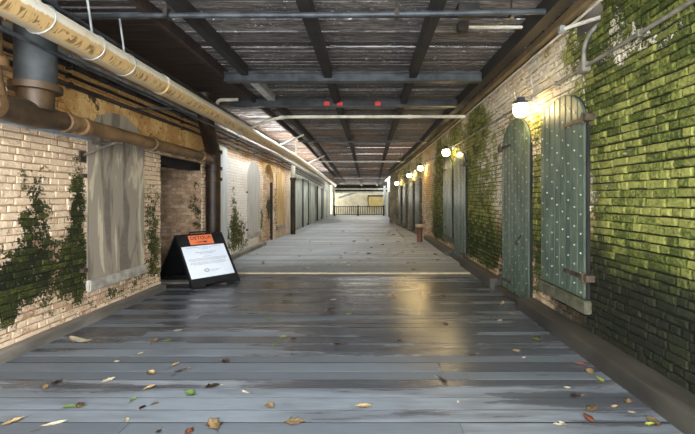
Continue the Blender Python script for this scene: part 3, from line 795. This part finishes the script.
# left wall filled windows
def filled(W, sa, sb, z0, zs, rise, mat, label, smat, d=.03, name='blocked_window'):
    t = thing(name, label, 'window', W(0,(sa+sb)/2,z0), kind=None)
    obj('infill', leaf_back(W, sa, sb, z0, zs, rise, .016, d), mat, t)
    bm = B(); wbox(bm, W, .0, .07, sa-.01, sb+.02, z0-.15, z0-.004, .014); obj('sill', bm, smat, t)
    bm = B(); wbox(bm, W, .005, .06, sa-.11, sa-.03, z0+.12, z0+.17); wbox(bm, W, .005, .05, sa-.10, sa-.03, zs-.5, zs-.45); obj('pintle', bm, M_HINGE, t)
    return t
filled(WL, 4.93, 6.17, .53, 2.36, .46, M_CEM, 'window blocked with streaked grey cement, left of the sign', M_SILLL)
filled(WL, 11.45, 12.75, .50, 2.25, .5, M_CEMPALE, 'arched window blocked with smooth pale cement beyond the sign', M_SILLL)
filled(WL, 15.0, 16.4, .48, 2.4, .35, M_CEMTAN, 'window blocked with tan render beyond the arched doorway', M_SILLL)
bm = B(); wbox(bm, WL, .0, .03, 9.05, 9.8, .1, 2.9)
tag(obj('trim_15', bm, M_WHITEPL), 'smooth white rendered strip of wall just past the downpipe', 'trim', kind='structure')

bm = B(); n = 34
for i in range(n):
    a = 4.35+(8.33-4.35)*i/n; b = 4.35+(8.33-4.35)*(i+1)/n
    lo = lambda s: 2.40 + .10*nz(s, 0, 2.4, 3) + .45*sst(s, 5.0, 4.4)
    hi = lambda s: 3.0 + .04*nz(s, 1, 3)
    hexa(bm, [WL(.0,a,lo(a)), WL(.021,a,lo(a)), WL(.021,b,lo(b)), WL(.0,b,lo(b)), WL(.0,a,hi(a)), WL(.021,a,hi(a)), WL(.021,b,hi(b)), WL(.0,b,hi(b))])
tag(obj('trim_17', bm, M_OCHRE), 'peeling ochre render over the brick above the brown pipe', 'render', kind='structure')
# far left bays
wlf = B(); box(wlf, XL-.5, XL, 17.5, YEND, 0, 3.7)
tag(obj('wall_left_far', wlf, M_FARPL), 'pale rendered wall at the far left of the passage', 'wall', kind='structure')
k = 16
for (a, b, lab) in ((18.6,20.2,'first pale grey door on the far left wall'), (20.9,22.6,'second pale grey door on the far left wall'), (23.6,25.6,'third pale grey door on the far left wall'), (26.8,29.0,'fourth pale grey door on the far left wall'), (30.2,32.6,'farthest pale grey door on the left wall')):
    t = thing('door_%d' % (k-9), lab, 'door', (XL, a, 0), kind='structure'); h = 2.75-drop(b)*.7
    bm = B()
    n = 5
    for i in range(n): wbox(bm, WL, .0, .05, a+(b-a)*i/n+.01, a+(b-a)*(i+1)/n-.01, .12, h, 0)
    obj('panel', bm, M_GREYDOOR, t)
    bm = B(); wbox(bm, WL, .0, .10, a-.14, a-.02, 0, h+.1, 0); wbox(bm, WL, .0, .10, b+.02, b+.14, 0, h+.1, 0); wbox(bm, WL, .0, .10, a-.14, b+.14, h+.02, h+.14, 0); obj('door_frame', bm, M_STEELD if k % 2 else M_GREYDOOR, t)
    k += 1
t = thing('standpipe', 'brown pipe standing by the far left wall with a pale upper length', 'pipe', (-3.36, 16.8, 0))
bm = B(); tube(bm, [(-3.36,16.8,.0),(-3.36,16.8,2.45)], .11, 14); obj('lower_length', bm, M_IRONB, t, True)
bm = B(); tube(bm, [(-3.36,16.8,2.45),(-3.36,16.8,3.12)], .10, 14); obj('upper_length', bm, M_WHITEP, t, True)
bm = B(); tube(bm, [(-3.36,16.8,2.38),(-3.36,16.8,2.5)], .13, 14); obj('collar', bm, M_IRONB, t, True)

# far end
bm = B(); box(bm, -4.2, 2.4, YEND+1.2, YEND+1.5, -.05, 3.4); tag(obj('wall_back', bm, M_ENDWALL), 'pale plaster wall closing the far end of the passage', 'wall', kind='structure')
t = thing('window_1', 'yellowed boarded window in the far end wall', 'window', (.6, YEND+1.2, 1.0), kind='structure')
bm = B(); box(bm, -.05, 1.35, YEND+1.14, YEND+1.2, .75, 1.75); obj('boarding', bm, M_ENDYEL, t)
bm = B(); box(bm, -.12, 1.42, YEND+1.12, YEND+1.2, 1.75, 1.87); box(bm, -.12, -.05, YEND+1.12, YEND+1.2, .7, 1.75); obj('window_frame', bm, M_JOIST, t)
bm = B(); box(bm, -3.3, 2.4, YEND-1.4, YEND-1.2, 2.36, 2.50); cbeam(bm, M_WHITEP, 'white painted beam over the far railing')
bm = B(); box(bm, -3.3, 2.4, YEND-.5, YEND-.3, 2.05, 2.2); cbeam(bm, M_GALV, 'lower grey beam behind the far white beam')
bm = B(); beam(bm, (-2.9,YEND-.2,1.6), (-1.2,YEND-.2,2.15), .15, .15); cbeam(bm, M_GALV, 'slanting grey brace above the far railing')
bm = B(); box(bm, -3.5, 2.4, YEND+.2, YEND+.4, 2.2, 3.2); cbeam(bm, M_JOIST, 'dark header board above the far railing')
for (x, mat, lab) in ((-3.2, M_WHITEP, 'whitish post at the left end of the far railing'), (1.42, M_GALV, 'grey post at the right end of the far railing')):
    bm = B(); box(bm, x-.1, x+.1, YEND-1.6, YEND-1.4, 0, 2.7); tag(obj('pillar', bm, mat), lab, 'post', kind='structure')
bm = B(); box(bm, 1.36, 1.74, 24.4, 24.8, 0, 3.4, bev=.02); box(bm, 1.33, 1.77, 24.37, 24.83, 0, .3)
tag(obj('pillar', bm, simple('grey_brown_post', (104,100,90), (140,134,120), 3, .7)), 'thick grey brown pillar standing at the far right', 'pillar', kind='structure')
bm = B(); box(bm, 1.75, 2.1, 24.5, 24.7, 0, 3.5); box(bm, 1.74, 2.1, 24.7, YEND+1.2, 0, 3.3)
tag(obj('wall_right_end', bm, M_FARPL), 'pale wall beyond the far right pillar', 'wall', kind='structure')
bm = B(); box(bm, 1.66, 1.74, 27, 29, 0, 2.2); box(bm, 1.66, 1.74, 31, 33.5, 0, 2.1)
tag(obj('trim_16', bm, M_JOIST), 'dark doorways in the wall beyond the far right pillar', 'trim', kind='structure')
RY = 33.9
t = thing('railing', 'dark grey balustrade across the far end of the passage', 'railing', (-.9, RY, 0))
bm = B(); box(bm, -3.1, 1.33, RY-.03, RY+.03, .80, .87, bev=.008); obj('top_rail', bm, M_STEELD, t)
bm = B(); box(bm, -3.1, 1.33, RY-.025, RY+.025, .10, .15); obj('bottom_rail', bm, M_STEELD, t)
for x in (-3.08, -.98, 1.31):
    bm = B(); box(bm, x-.07, x+.07, RY-.06, RY+.06, 0, .95, bev=.01); obj('post', bm, M_STEELD, t)
for a, b in ((-3.08, -.98), (-.98, 1.31)):
    for i in range(1, 11):
        x = a+(b-a)*i/11; bm = B(); box(bm, x-.028, x+.028, RY-.02, RY+.02, .15, .80); obj('baluster', bm, M_STEELD, t)

# ------------------------------------------------------------------ lamps
lampdefs = ((5.43, .23, 2.87, 'bright wall lamp nearest the viewer, between the two nearest green shutters'),
            (10.6, .25, 2.88, 'second bright wall lamp along the right wall'),
            (15.45, .25, 2.82, 'third wall lamp along the right wall, above the brown bin'),
            (18.1, .24, 2.69, 'fourth wall lamp along the right wall'),
            (22.1, .27, 2.47, 'farthest wall lamp beside the thick pillar'))
def lamp(y, d, z, lab):
    c = WR(d, y, z); w = WR(0, y, z)
    t = thing('wall_lamp', lab, 'lamp', w, 'wall lamps along the right wall')
    bm = B(); wbox(bm, WR, 0, .075, y-.05, y+.05, z+.07, z+.19, .008); obj('small_box', bm, M_GALV, t)  # junction box between the wall conduit and the lamp arm
    bm = B(); tube(bm, bend([WR(.06,y,z+.13), WR(d,y,z+.17), c+Vector((0,0,.12))], .06), .014, 10); obj('arm', bm, M_GALV, t, True)
    bm = B(); lathe(bm, [(.03,.17),(.055,.165),(.06,.12),(.10,.10),(.125,.07),(.12,.065),(.02,.085)], 24, c); obj('hood', bm, M_STEEL, t, True)
    bm = B(); lathe(bm, [(.08,.065),(.102,.03),(.106,-.02),(.092,-.07),(.058,-.10),(.01,-.108)], 24, c); g = obj('glass_globe', bm, M_GLOW, t, True)
    g.visible_shadow = True
    bm = B()
    for k in range(4):
        a = PI/4+k*PI/2; u = Vector((math.cos(a), math.sin(a), 0))
        tube(bm, [c+u*.112+Vector((0,0,.07)), c+u*.116-Vector((0,0,.03)), c+u*.07-Vector((0,0,.11)), c-Vector((0,0,.122))], .003, 6)
    obj('cage', bm, M_GALV, t)
    return c
for args in lampdefs: lamp(*args)

# ------------------------------------------------------------------ folding sign
SX, SY, SA, SW, ST, SH = -3.071, 6.613, .856, .917, .745, .912
u = Vector((math.cos(SA), math.sin(SA), 0)); nb = Vector((-math.sin(SA), math.cos(SA), 0))
SL = math.hypot(ST, SH)
B0 = Vector((SX, SY, 0))
vf = (nb*ST + Vector((0,0,SH)))/SL; wf = u.cross(vf)
vb = (-nb*ST + Vector((0,0,SH)))/SL; B1 = B0 + nb*2*ST
wb = vb.cross(u)
def PF(a, b, c): return B0 + u*a + vf*b + wf*c            # across, up the front panel, out of it
def PB(a, b, c): return B1 + u*a + vb*b + wb*c
sign = thing('folding_sign', 'black folding floor sign with an orange detour plate and white notice', 'sign', B0 + u*SW/2 + nb*ST)
def sign_panel(P):
    bm = B(); W_ = lambda x, y, z: P(x, y, z)
    box(bm, 0, SW, .06, SL-.02, -.035, 0, W_)
    box(bm, 0, .035, .0, SL-.02, -.045, .012, W_, .004); box(bm, SW-.035, SW, .0, SL-.02, -.045, .012, W_, .004)
    box(bm, .035, .24, .02, .09, -.045, .012, W_, .004); box(bm, SW-.24, SW-.035, .02, .09, -.045, .012, W_, .004); box(bm, .24, SW-.24, .055, .10, -.045, .012, W_, .004)
    box(bm, .035, SW-.035, SL-.05, SL-.02, -.04, .012, W_, .004)
    return bm
obj('front_panel', sign_panel(PF), M_BLACK, sign); obj('back_panel', sign_panel(PB), M_BLACK, sign)
bm = B(); tube(bm, [PF(.03, SL-.015, -.03), PF(SW-.03, SL-.015, -.03)], .022, 12); obj('hinge_bar', bm, M_BLACK, sign, True)
bm = B(); tube(bm, bend([PF(.28, SL-.0, -.03), PF(.30, SL+.05, -.03), PF(SW-.30, SL+.05, -.03), PF(SW-.28, SL, -.03)], .03), .014, 10); obj('carry_handle', bm, M_BLACK, sign, True)
bm = B(); box(bm, .04, SW-.05, .20, .885, .002, .006, lambda x,y,z: PF(x,y,z)); sheet = obj('notice_sheet', bm, M_PAPER, sign)
rs = random.Random(3)
def line(x0, x1, yv, h): box(bm, x0, x1, yv-h/2, yv+h/2, .0062, .0072, lambda x,y,z: PF(x,y,z))
cx = SW/2
for yv, hw, h in ((.852,.33,.010), (.828,.12,.008), (.806,.06,.008), (.735,.20,.012), (.705,.13,.010), (.640,.07,.008), (.600,.36,.008), (.578,.37,.008), (.556,.35,.008), (.520,.34,.008), (.498,.36,.008), (.476,.30,.008), (.34,.10,.008), (.318,.07,.008)):
    bm = B(); x = cx-hw
    if yv < .4: x = cx - .02
    x1 = x+2*hw
    while x < x1:
        l = rs.uniform(.015, .045); line(x, min(x+l, x1), yv, h); x += l+.010
    obj('text_line', bm, M_GREYINK, sheet)
bm = B()
for r0 in (0,):
    c = PF(.36, .34, .0064)
    ring = [(c + (u*math.cos(a)*.045 + vf*math.sin(a)*.03)) for a in [2*PI*k/20 for k in range(21)]]
    tube(bm, ring, .005, 6, False); tube(bm, [c-u*.03, c+u*.03], .004, 6)
obj('emblem', bm, simple('slate_ink', (96,104,120), (110,118,132), 8, .5, bump=0), sheet)
bm = B(); box(bm, .225, .685, .915, 1.125, .002, .007, lambda x,y,z: PF(x,y,z)); plate = obj('detour_plate', bm, M_ORANGE, sign)
cu = bpy.data.curves.new('lettering', 'FONT'); cu.body = 'DETOUR'; cu.size = .098; cu.extrude = .0012; cu.align_x = 'CENTER'; cu.space_character = 1.08; cu.offset = .0004
tmp = bpy.data.objects.new('tmp', cu); COL.objects.link(tmp)
bpy.context.view_layer.update()
me = bpy.data.meshes.new_from_object(tmp.evaluated_get(bpy.context.evaluated_depsgraph_get())); bpy.data.objects.remove(tmp)
o0 = PF(.455, 1.03, .0085)
me.transform(Matrix(((u.x,vf.x,wf.x,o0.x),(u.y,vf.y,wf.y,o0.y),(u.z,vf.z,wf.z,o0.z),(0,0,0,1))))
me.materials.clear(); me.materials.append(M_INK)
lo = bpy.data.objects.new('lettering', me); link(lo, plate)
bm = B(); mp = lambda x,y,z: PF(x,y,z)
box(bm, .35, .50, .961, .973, .007, .009, mp)
tri = [(.50,.942),(.57,.967),(.50,.992)]
f = [bm.verts.new(PF(a,b,.009)) for a, b in tri]; g = [bm.verts.new(PF(a,b,.007)) for a, b in tri]
bm.faces.new(f); bm.faces.new(list(reversed(g)))
for j in range(3): bm.faces.new((f[j], f[(j+1)%3], g[(j+1)%3], g[j]))
obj('arrow', bm, M_INK, plate)

# ------------------------------------------------------------------ brown bin
t = thing('litter_bin', 'slim brown standing bin with a pale rim beside the right kerb', 'bin', (1.86, 13.95, 0))
bm = B(); lathe(bm, [(.11,.0),(.115,.01),(.10,.03),(.105,.52),(.11,.53)], 22, (1.86,13.95,0)); obj('bin_body', bm, M_BIN, t, True)
bm = B(); lathe(bm, [(.11,.53),(.155,.56),(.165,.60),(.15,.63),(.12,.61),(.02,.60)], 22, (1.86,13.95,0)); obj('rim', bm, M_BINTOP, t, True)

# ------------------------------------------------------------------ fallen leaves
LM = {}
for nme, a, b in (('tan', (186,160,118), (150,122,82)), ('pale', (214,204,178), (186,172,142)), ('green', (132,158,92), (92,120,58)), ('dark brown', (50,38,30), (84,62,44)), ('reddish', (132,76,56), (160,104,76)), ('yellow green', (176,184,84), (140,150,58))):
    LM[nme] = simple('leaf_' + nme.replace(' ', '_'), a, b, 25, .5, bump=.2)
def leaf_mesh(shape, rs):
    bm = B(); n = 9; rows = []
    for i in range(n+1):
        t = i/n
        if shape == 'oval': w = .30*math.sin(PI*min(1, t*.96+.02))**.8
        elif shape == 'lobed': w = (.36*math.sin(PI*min(1, t*.97+.02))**.7)*(.72+.28*math.cos(t*PI*6))
        else: w = .13*math.sin(PI*min(1, t*.97+.015))**.7
        cz_ = .10*(t-.5)**2*4*rs.uniform(.6,1.2)
        row = []
        for k in (-1, -.5, 0, .5, 1):
            x = k*w*rs.uniform(.9, 1.1); z = .03 + cz_ + .16*abs(k)**2*w/.3*rs.uniform(.4,1.2) + rs.uniform(-.01,.015)
            bend_ = .12*math.sin(t*2.4) if shape == 'strip' else 0
            row.append(bm.verts.new((x+bend_, t-.5, max(.012, z))))
        rows.append(row)
    for a, b in zip(rows, rows[1:]):
        for k in range(4): bm.faces.new((a[k], a[k+1], b[k+1], b[k]))
    bmesh.ops.solidify(bm, geom=list(bm.faces), thickness=.012)
    me = bpy.data.meshes.new('blade'); bmesh.ops.recalc_face_normals(bm, faces=bm.faces); bm.to_mesh(me); bm.free()
    for p in me.polygons: p.use_smooth = True
    return me
def stem_mesh(rs):
    bm = B(); tube(bm, [(0,.48,.05),(.02,.6,.03),(rs.uniform(-.06,.06),.85,.03)], .018, 6)
    me = bpy.data.meshes.new('stem'); bm.to_mesh(me); bm.free(); return me
rs = random.Random(11)
proto = {}
for sh in ('oval', 'lobed', 'strip'):
    for cn in LM:
        b = leaf_mesh(sh, rs); b.materials.append(LM[cn]); s = stem_mesh(rs); s.materials.append(LM['dark brown' if cn != 'dark brown' else 'tan'])
        ob = bpy.data.objects.new('fallen_leaf', b); sm = bpy.data.objects.new('stem', s)
        proto[sh, cn] = (ob, sm)
LEAVES = [
    (-2.46, 3.71, 0.072, 'oval', 'pale'), (-2.82, 4.28, 0.083, 'oval', 'tan'), (-3.21, 4.25, 0.399, 'strip', 'pale'), (-2.38, 4.22, 0.163, 'lobed', 'tan'),
    (-2.26, 4.25, 0.106, 'oval', 'green'), (-2.3, 4.57, 0.114, 'oval', 'pale'), (-2.35, 3.9, 0.086, 'lobed', 'pale'), (-1.86, 3.64, 0.111, 'lobed', 'tan'),
    (-1.99, 3.47, 0.125, 'oval', 'tan'), (-1.71, 3.51, 0.165, 'strip', 'pale'), (-1.4, 3.71, 0.123, 'lobed', 'dark brown'), (-2.73, 3.2, 0.115, 'oval', 'tan'),
    (-2.7, 3.29, 0.1, 'oval', 'dark brown'), (-2.28, 3.32, 0.138, 'lobed', 'pale'), (-1.85, 3.2, 0.115, 'lobed', 'tan'), (-1.33, 3.22, 0.142, 'lobed', 'dark brown'),
    (-1.46, 3.1, 0.137, 'oval', 'green'), (-1.87, 3.01, 0.075, 'oval', 'green'), (-2.29, 2.9, 0.112, 'oval', 'green'), (-2.22, 2.92, 0.113, 'oval', 'tan'),
    (-1.73, 2.9, 0.072, 'lobed', 'dark brown'), (-1.66, 2.95, 0.065, 'lobed', 'tan'), (-1.74, 2.73, 0.068, 'oval', 'pale'), (-2.54, 2.71, 0.15, 'lobed', 'tan'),
    (-2.21, 2.67, 0.177, 'strip', 'pale'), (-1.09, 2.67, 0.177, 'lobed', 'tan'), (-1.01, 3.13, 0.104, 'strip', 'pale'), (-1.44, 2.6, 0.05, 'oval', 'dark brown'),
    (-1.23, 2.6, 0.086, 'oval', 'reddish'), (-0.04, 2.91, 0.145, 'lobed', 'tan'), (-0.76, 2.92, 0.113, 'lobed', 'tan'), (-0.53, 2.7, 0.164, 'lobed', 'tan'),
    (-1.03, 4.14, 0.08, 'oval', 'green'), (-0.99, 4.37, 0.097, 'oval', 'yellow green'), (-0.86, 4.31, 0.107, 'lobed', 'dark brown'), (-0.34, 4.16, 0.127, 'lobed', 'dark brown'),
    (-0.28, 5.24, 0.101, 'oval', 'green'), (-1.06, 5.29, 0.102, 'lobed', 'dark brown'), (-1.31, 5.02, 0.111, 'oval', 'green'), (-1.28, 5.85, 0.129, 'oval', 'green'),
    (-1.29, 6.27, 0.121, 'lobed', 'dark brown'), (-0.56, 5.96, 0.132, 'lobed', 'pale'), (-0.54, 5.43, 0.135, 'oval', 'dark brown'), (0.39, 6.2, 0.137, 'lobed', 'tan'),
    (0.34, 4.25, 0.094, 'lobed', 'dark brown'), (0.98, 4.83, 0.133, 'lobed', 'dark brown'), (1.21, 6.2, 0.137, 'lobed', 'dark brown'), (0.64, 3.32, 0.165, 'strip', 'dark brown'),
    (1.06, 3.9, 0.097, 'oval', 'dark brown'), (1.99, 5.74, 0.222, 'strip', 'pale'), (1.89, 4.28, 0.118, 'oval', 'yellow green'), (1.54, 3.97, 0.088, 'oval', 'tan'),
    (1.55, 3.8, 0.063, 'oval', 'pale'), (1.7, 4.94, 0.109, 'oval', 'pale'), (1.97, 5.24, 0.116, 'lobed', 'tan'), (0.7, 2.97, 0.049, 'oval', 'pale'),
    (1.33, 2.68, 0.067, 'oval', 'pale'), (2.03, 3.64, 0.121, 'oval', 'reddish'), (2.03, 3.49, 0.135, 'oval', 'tan'), (2.03, 3.34, 0.102, 'oval', 'yellow green'),
    (1.67, 3.07, 0.119, 'lobed', 'dark brown'), (1.67, 3.2, 0.062, 'oval', 'pale'), (1.88, 2.91, 0.072, 'lobed', 'tan'), (1.68, 2.87, 0.143, 'lobed', 'tan'),
    (1.59, 2.75, 0.122, 'oval', 'reddish'), (1.37, 2.69, 0.067, 'oval', 'pale'), (2.03, 2.98, 0.107, 'lobed', 'tan'), (1.96, 2.83, 0.063, 'oval', 'pale'),
    (1.98, 2.68, 0.081, 'oval', 'yellow green'), (2.03, 2.71, 0.143, 'oval', 'tan')]
ZN = lambda x, y: ('at left front' if x < -.9 else 'at front right by the kerb' if x > 1.35 else 'at middle front') if y < 3.6 else ('midway by the right kerb' if x > 1.2 else 'midway in front of the sign' if x < -1.2 else 'midway along mid floor')
buckets = {}
for L in LEAVES: buckets.setdefault((L[3], L[4], ZN(L[0], L[1])), []).append(L)
ORD = ('nearest', 'second nearest', 'third nearest', 'fourth nearest', 'fifth nearest', 'sixth nearest', 'seventh nearest')
SHN = {'oval': 'leaf', 'lobed': 'ragged leaf', 'strip': 'thin curled leaf'}
def put_leaf(x, y, sz, sh, cn, label, group, stem=True):
    ob, sm = proto[sh, cn]
    o = ob.copy(); COL.objects.link(o)
    o.location = (x, y, .0 if y < 8 or y > 8.2 else .012); o.rotation_euler = (U(-.05,.05), U(-.05,.05), U(0, 6.28)); sz *= .88; o.scale = (sz*U(.85,1.15), sz, sz*.8)
    tag(o, label, 'leaf', group)
    if stem:
        c = sm.copy(); COL.objects.link(c); c.parent = o
for (sh, cn, zn), ls in buckets.items():
    ls.sort(key=lambda q: q[1])
    for i, L in enumerate(ls):
        cnt = '' if len(ls) == 1 else ', %s of %d' % (ORD[i], len(ls))
        put_leaf(L[0], L[1], L[2], sh, cn, '%s %s on boards %s%s' % (cn, SHN[sh], zn, cnt), 'fallen leaves on the near boards')
rs2 = random.Random(5)
for i in range(95):
    y = 8.4 + 13*rs2.random()**1.4
    x = rs2.uniform(.6, 1.95) if rs2.random() < .55 else rs2.uniform(-3.2, 1.9)
    cn = rs2.choice(('tan', 'pale', 'dark brown', 'tan', 'pale'))
    if y > 14: x = min(x, 1.4)
    if abs(y-13.95) < .4 and abs(x-1.86) < .4: x -= .7
    put_leaf(x, y, rs2.uniform(.10, .19), rs2.choice(('oval', 'lobed')), cn, 'small dry leaf scattered on the boards beyond the pale floor strip', 'leaves beyond the floor strip', False)
for ob, sm in proto.values(): bpy.data.objects.remove(ob); bpy.data.objects.remove(sm)

# ------------------------------------------------------------------ light
w = bpy.data.worlds.new('overcast'); scene.world = w; w.use_nodes = True
bg = w.node_tree.nodes['Background']; bg.inputs[0].default_value = (.94, .97, 1, 1); bg.inputs[1].default_value = 10
def area(name, loc, rot, sx, sy, power, col):
    l = bpy.data.lights.new(name, 'AREA'); l.shape = 'RECTANGLE'; l.size = sx; l.size_y = sy; l.energy = power; l.color = col
    o = bpy.data.objects.new(name, l); o.location = loc; o.rotation_euler = rot; COL.objects.link(o); return o
# daylight at the open near end, then two added fill lights
area('daylight_near_end', (-.6, -1.3, 2.0), (math.radians(90), 0, 0), 5.8, 3.4, 200, (.93, .97, 1))
area('fill_left_bay', (-2.95, 17, 4.05), (0, 0, 0), .8, 15, 4200, (.92, .97, 1))  # added light above the slats to brighten the left wall
area('fill_far_end', (-.8, 35.2, 2.1), (math.radians(-90), 0, 0), 4, 1.2, 190, (1, .96, .86))  # added light before the closed end wall, brightening the far end
for y, d, z, lab in lampdefs:
    c = WR(d, y, z); l = bpy.data.lights.new('lamp_bulb', 'POINT'); l.energy = 190; l.color = (1, .70, .30); l.shadow_soft_size = .115
    o = bpy.data.objects.new('lamp_bulb', l); o.location = c; COL.objects.link(o)

# ------------------------------------------------------------------ camera
cam = bpy.data.cameras.new('camera'); cam.sensor_width = 36; cam.lens = 380/695*36
cam.shift_x = (347.5-369)/695; cam.shift_y = -(217-198)/695; cam.clip_start = .02; cam.clip_end = 200
co = bpy.data.objects.new('camera', cam); co.location = (0, 0, 1.6); co.rotation_euler = (math.radians(90), 0, 0); COL.objects.link(co)
scene.camera = co
vs = scene.view_settings
vs.view_transform = 'Standard'; vs.look = 'None'; vs.gamma = 1; vs.use_curve_mapping = False; vs.exposure = 0.0
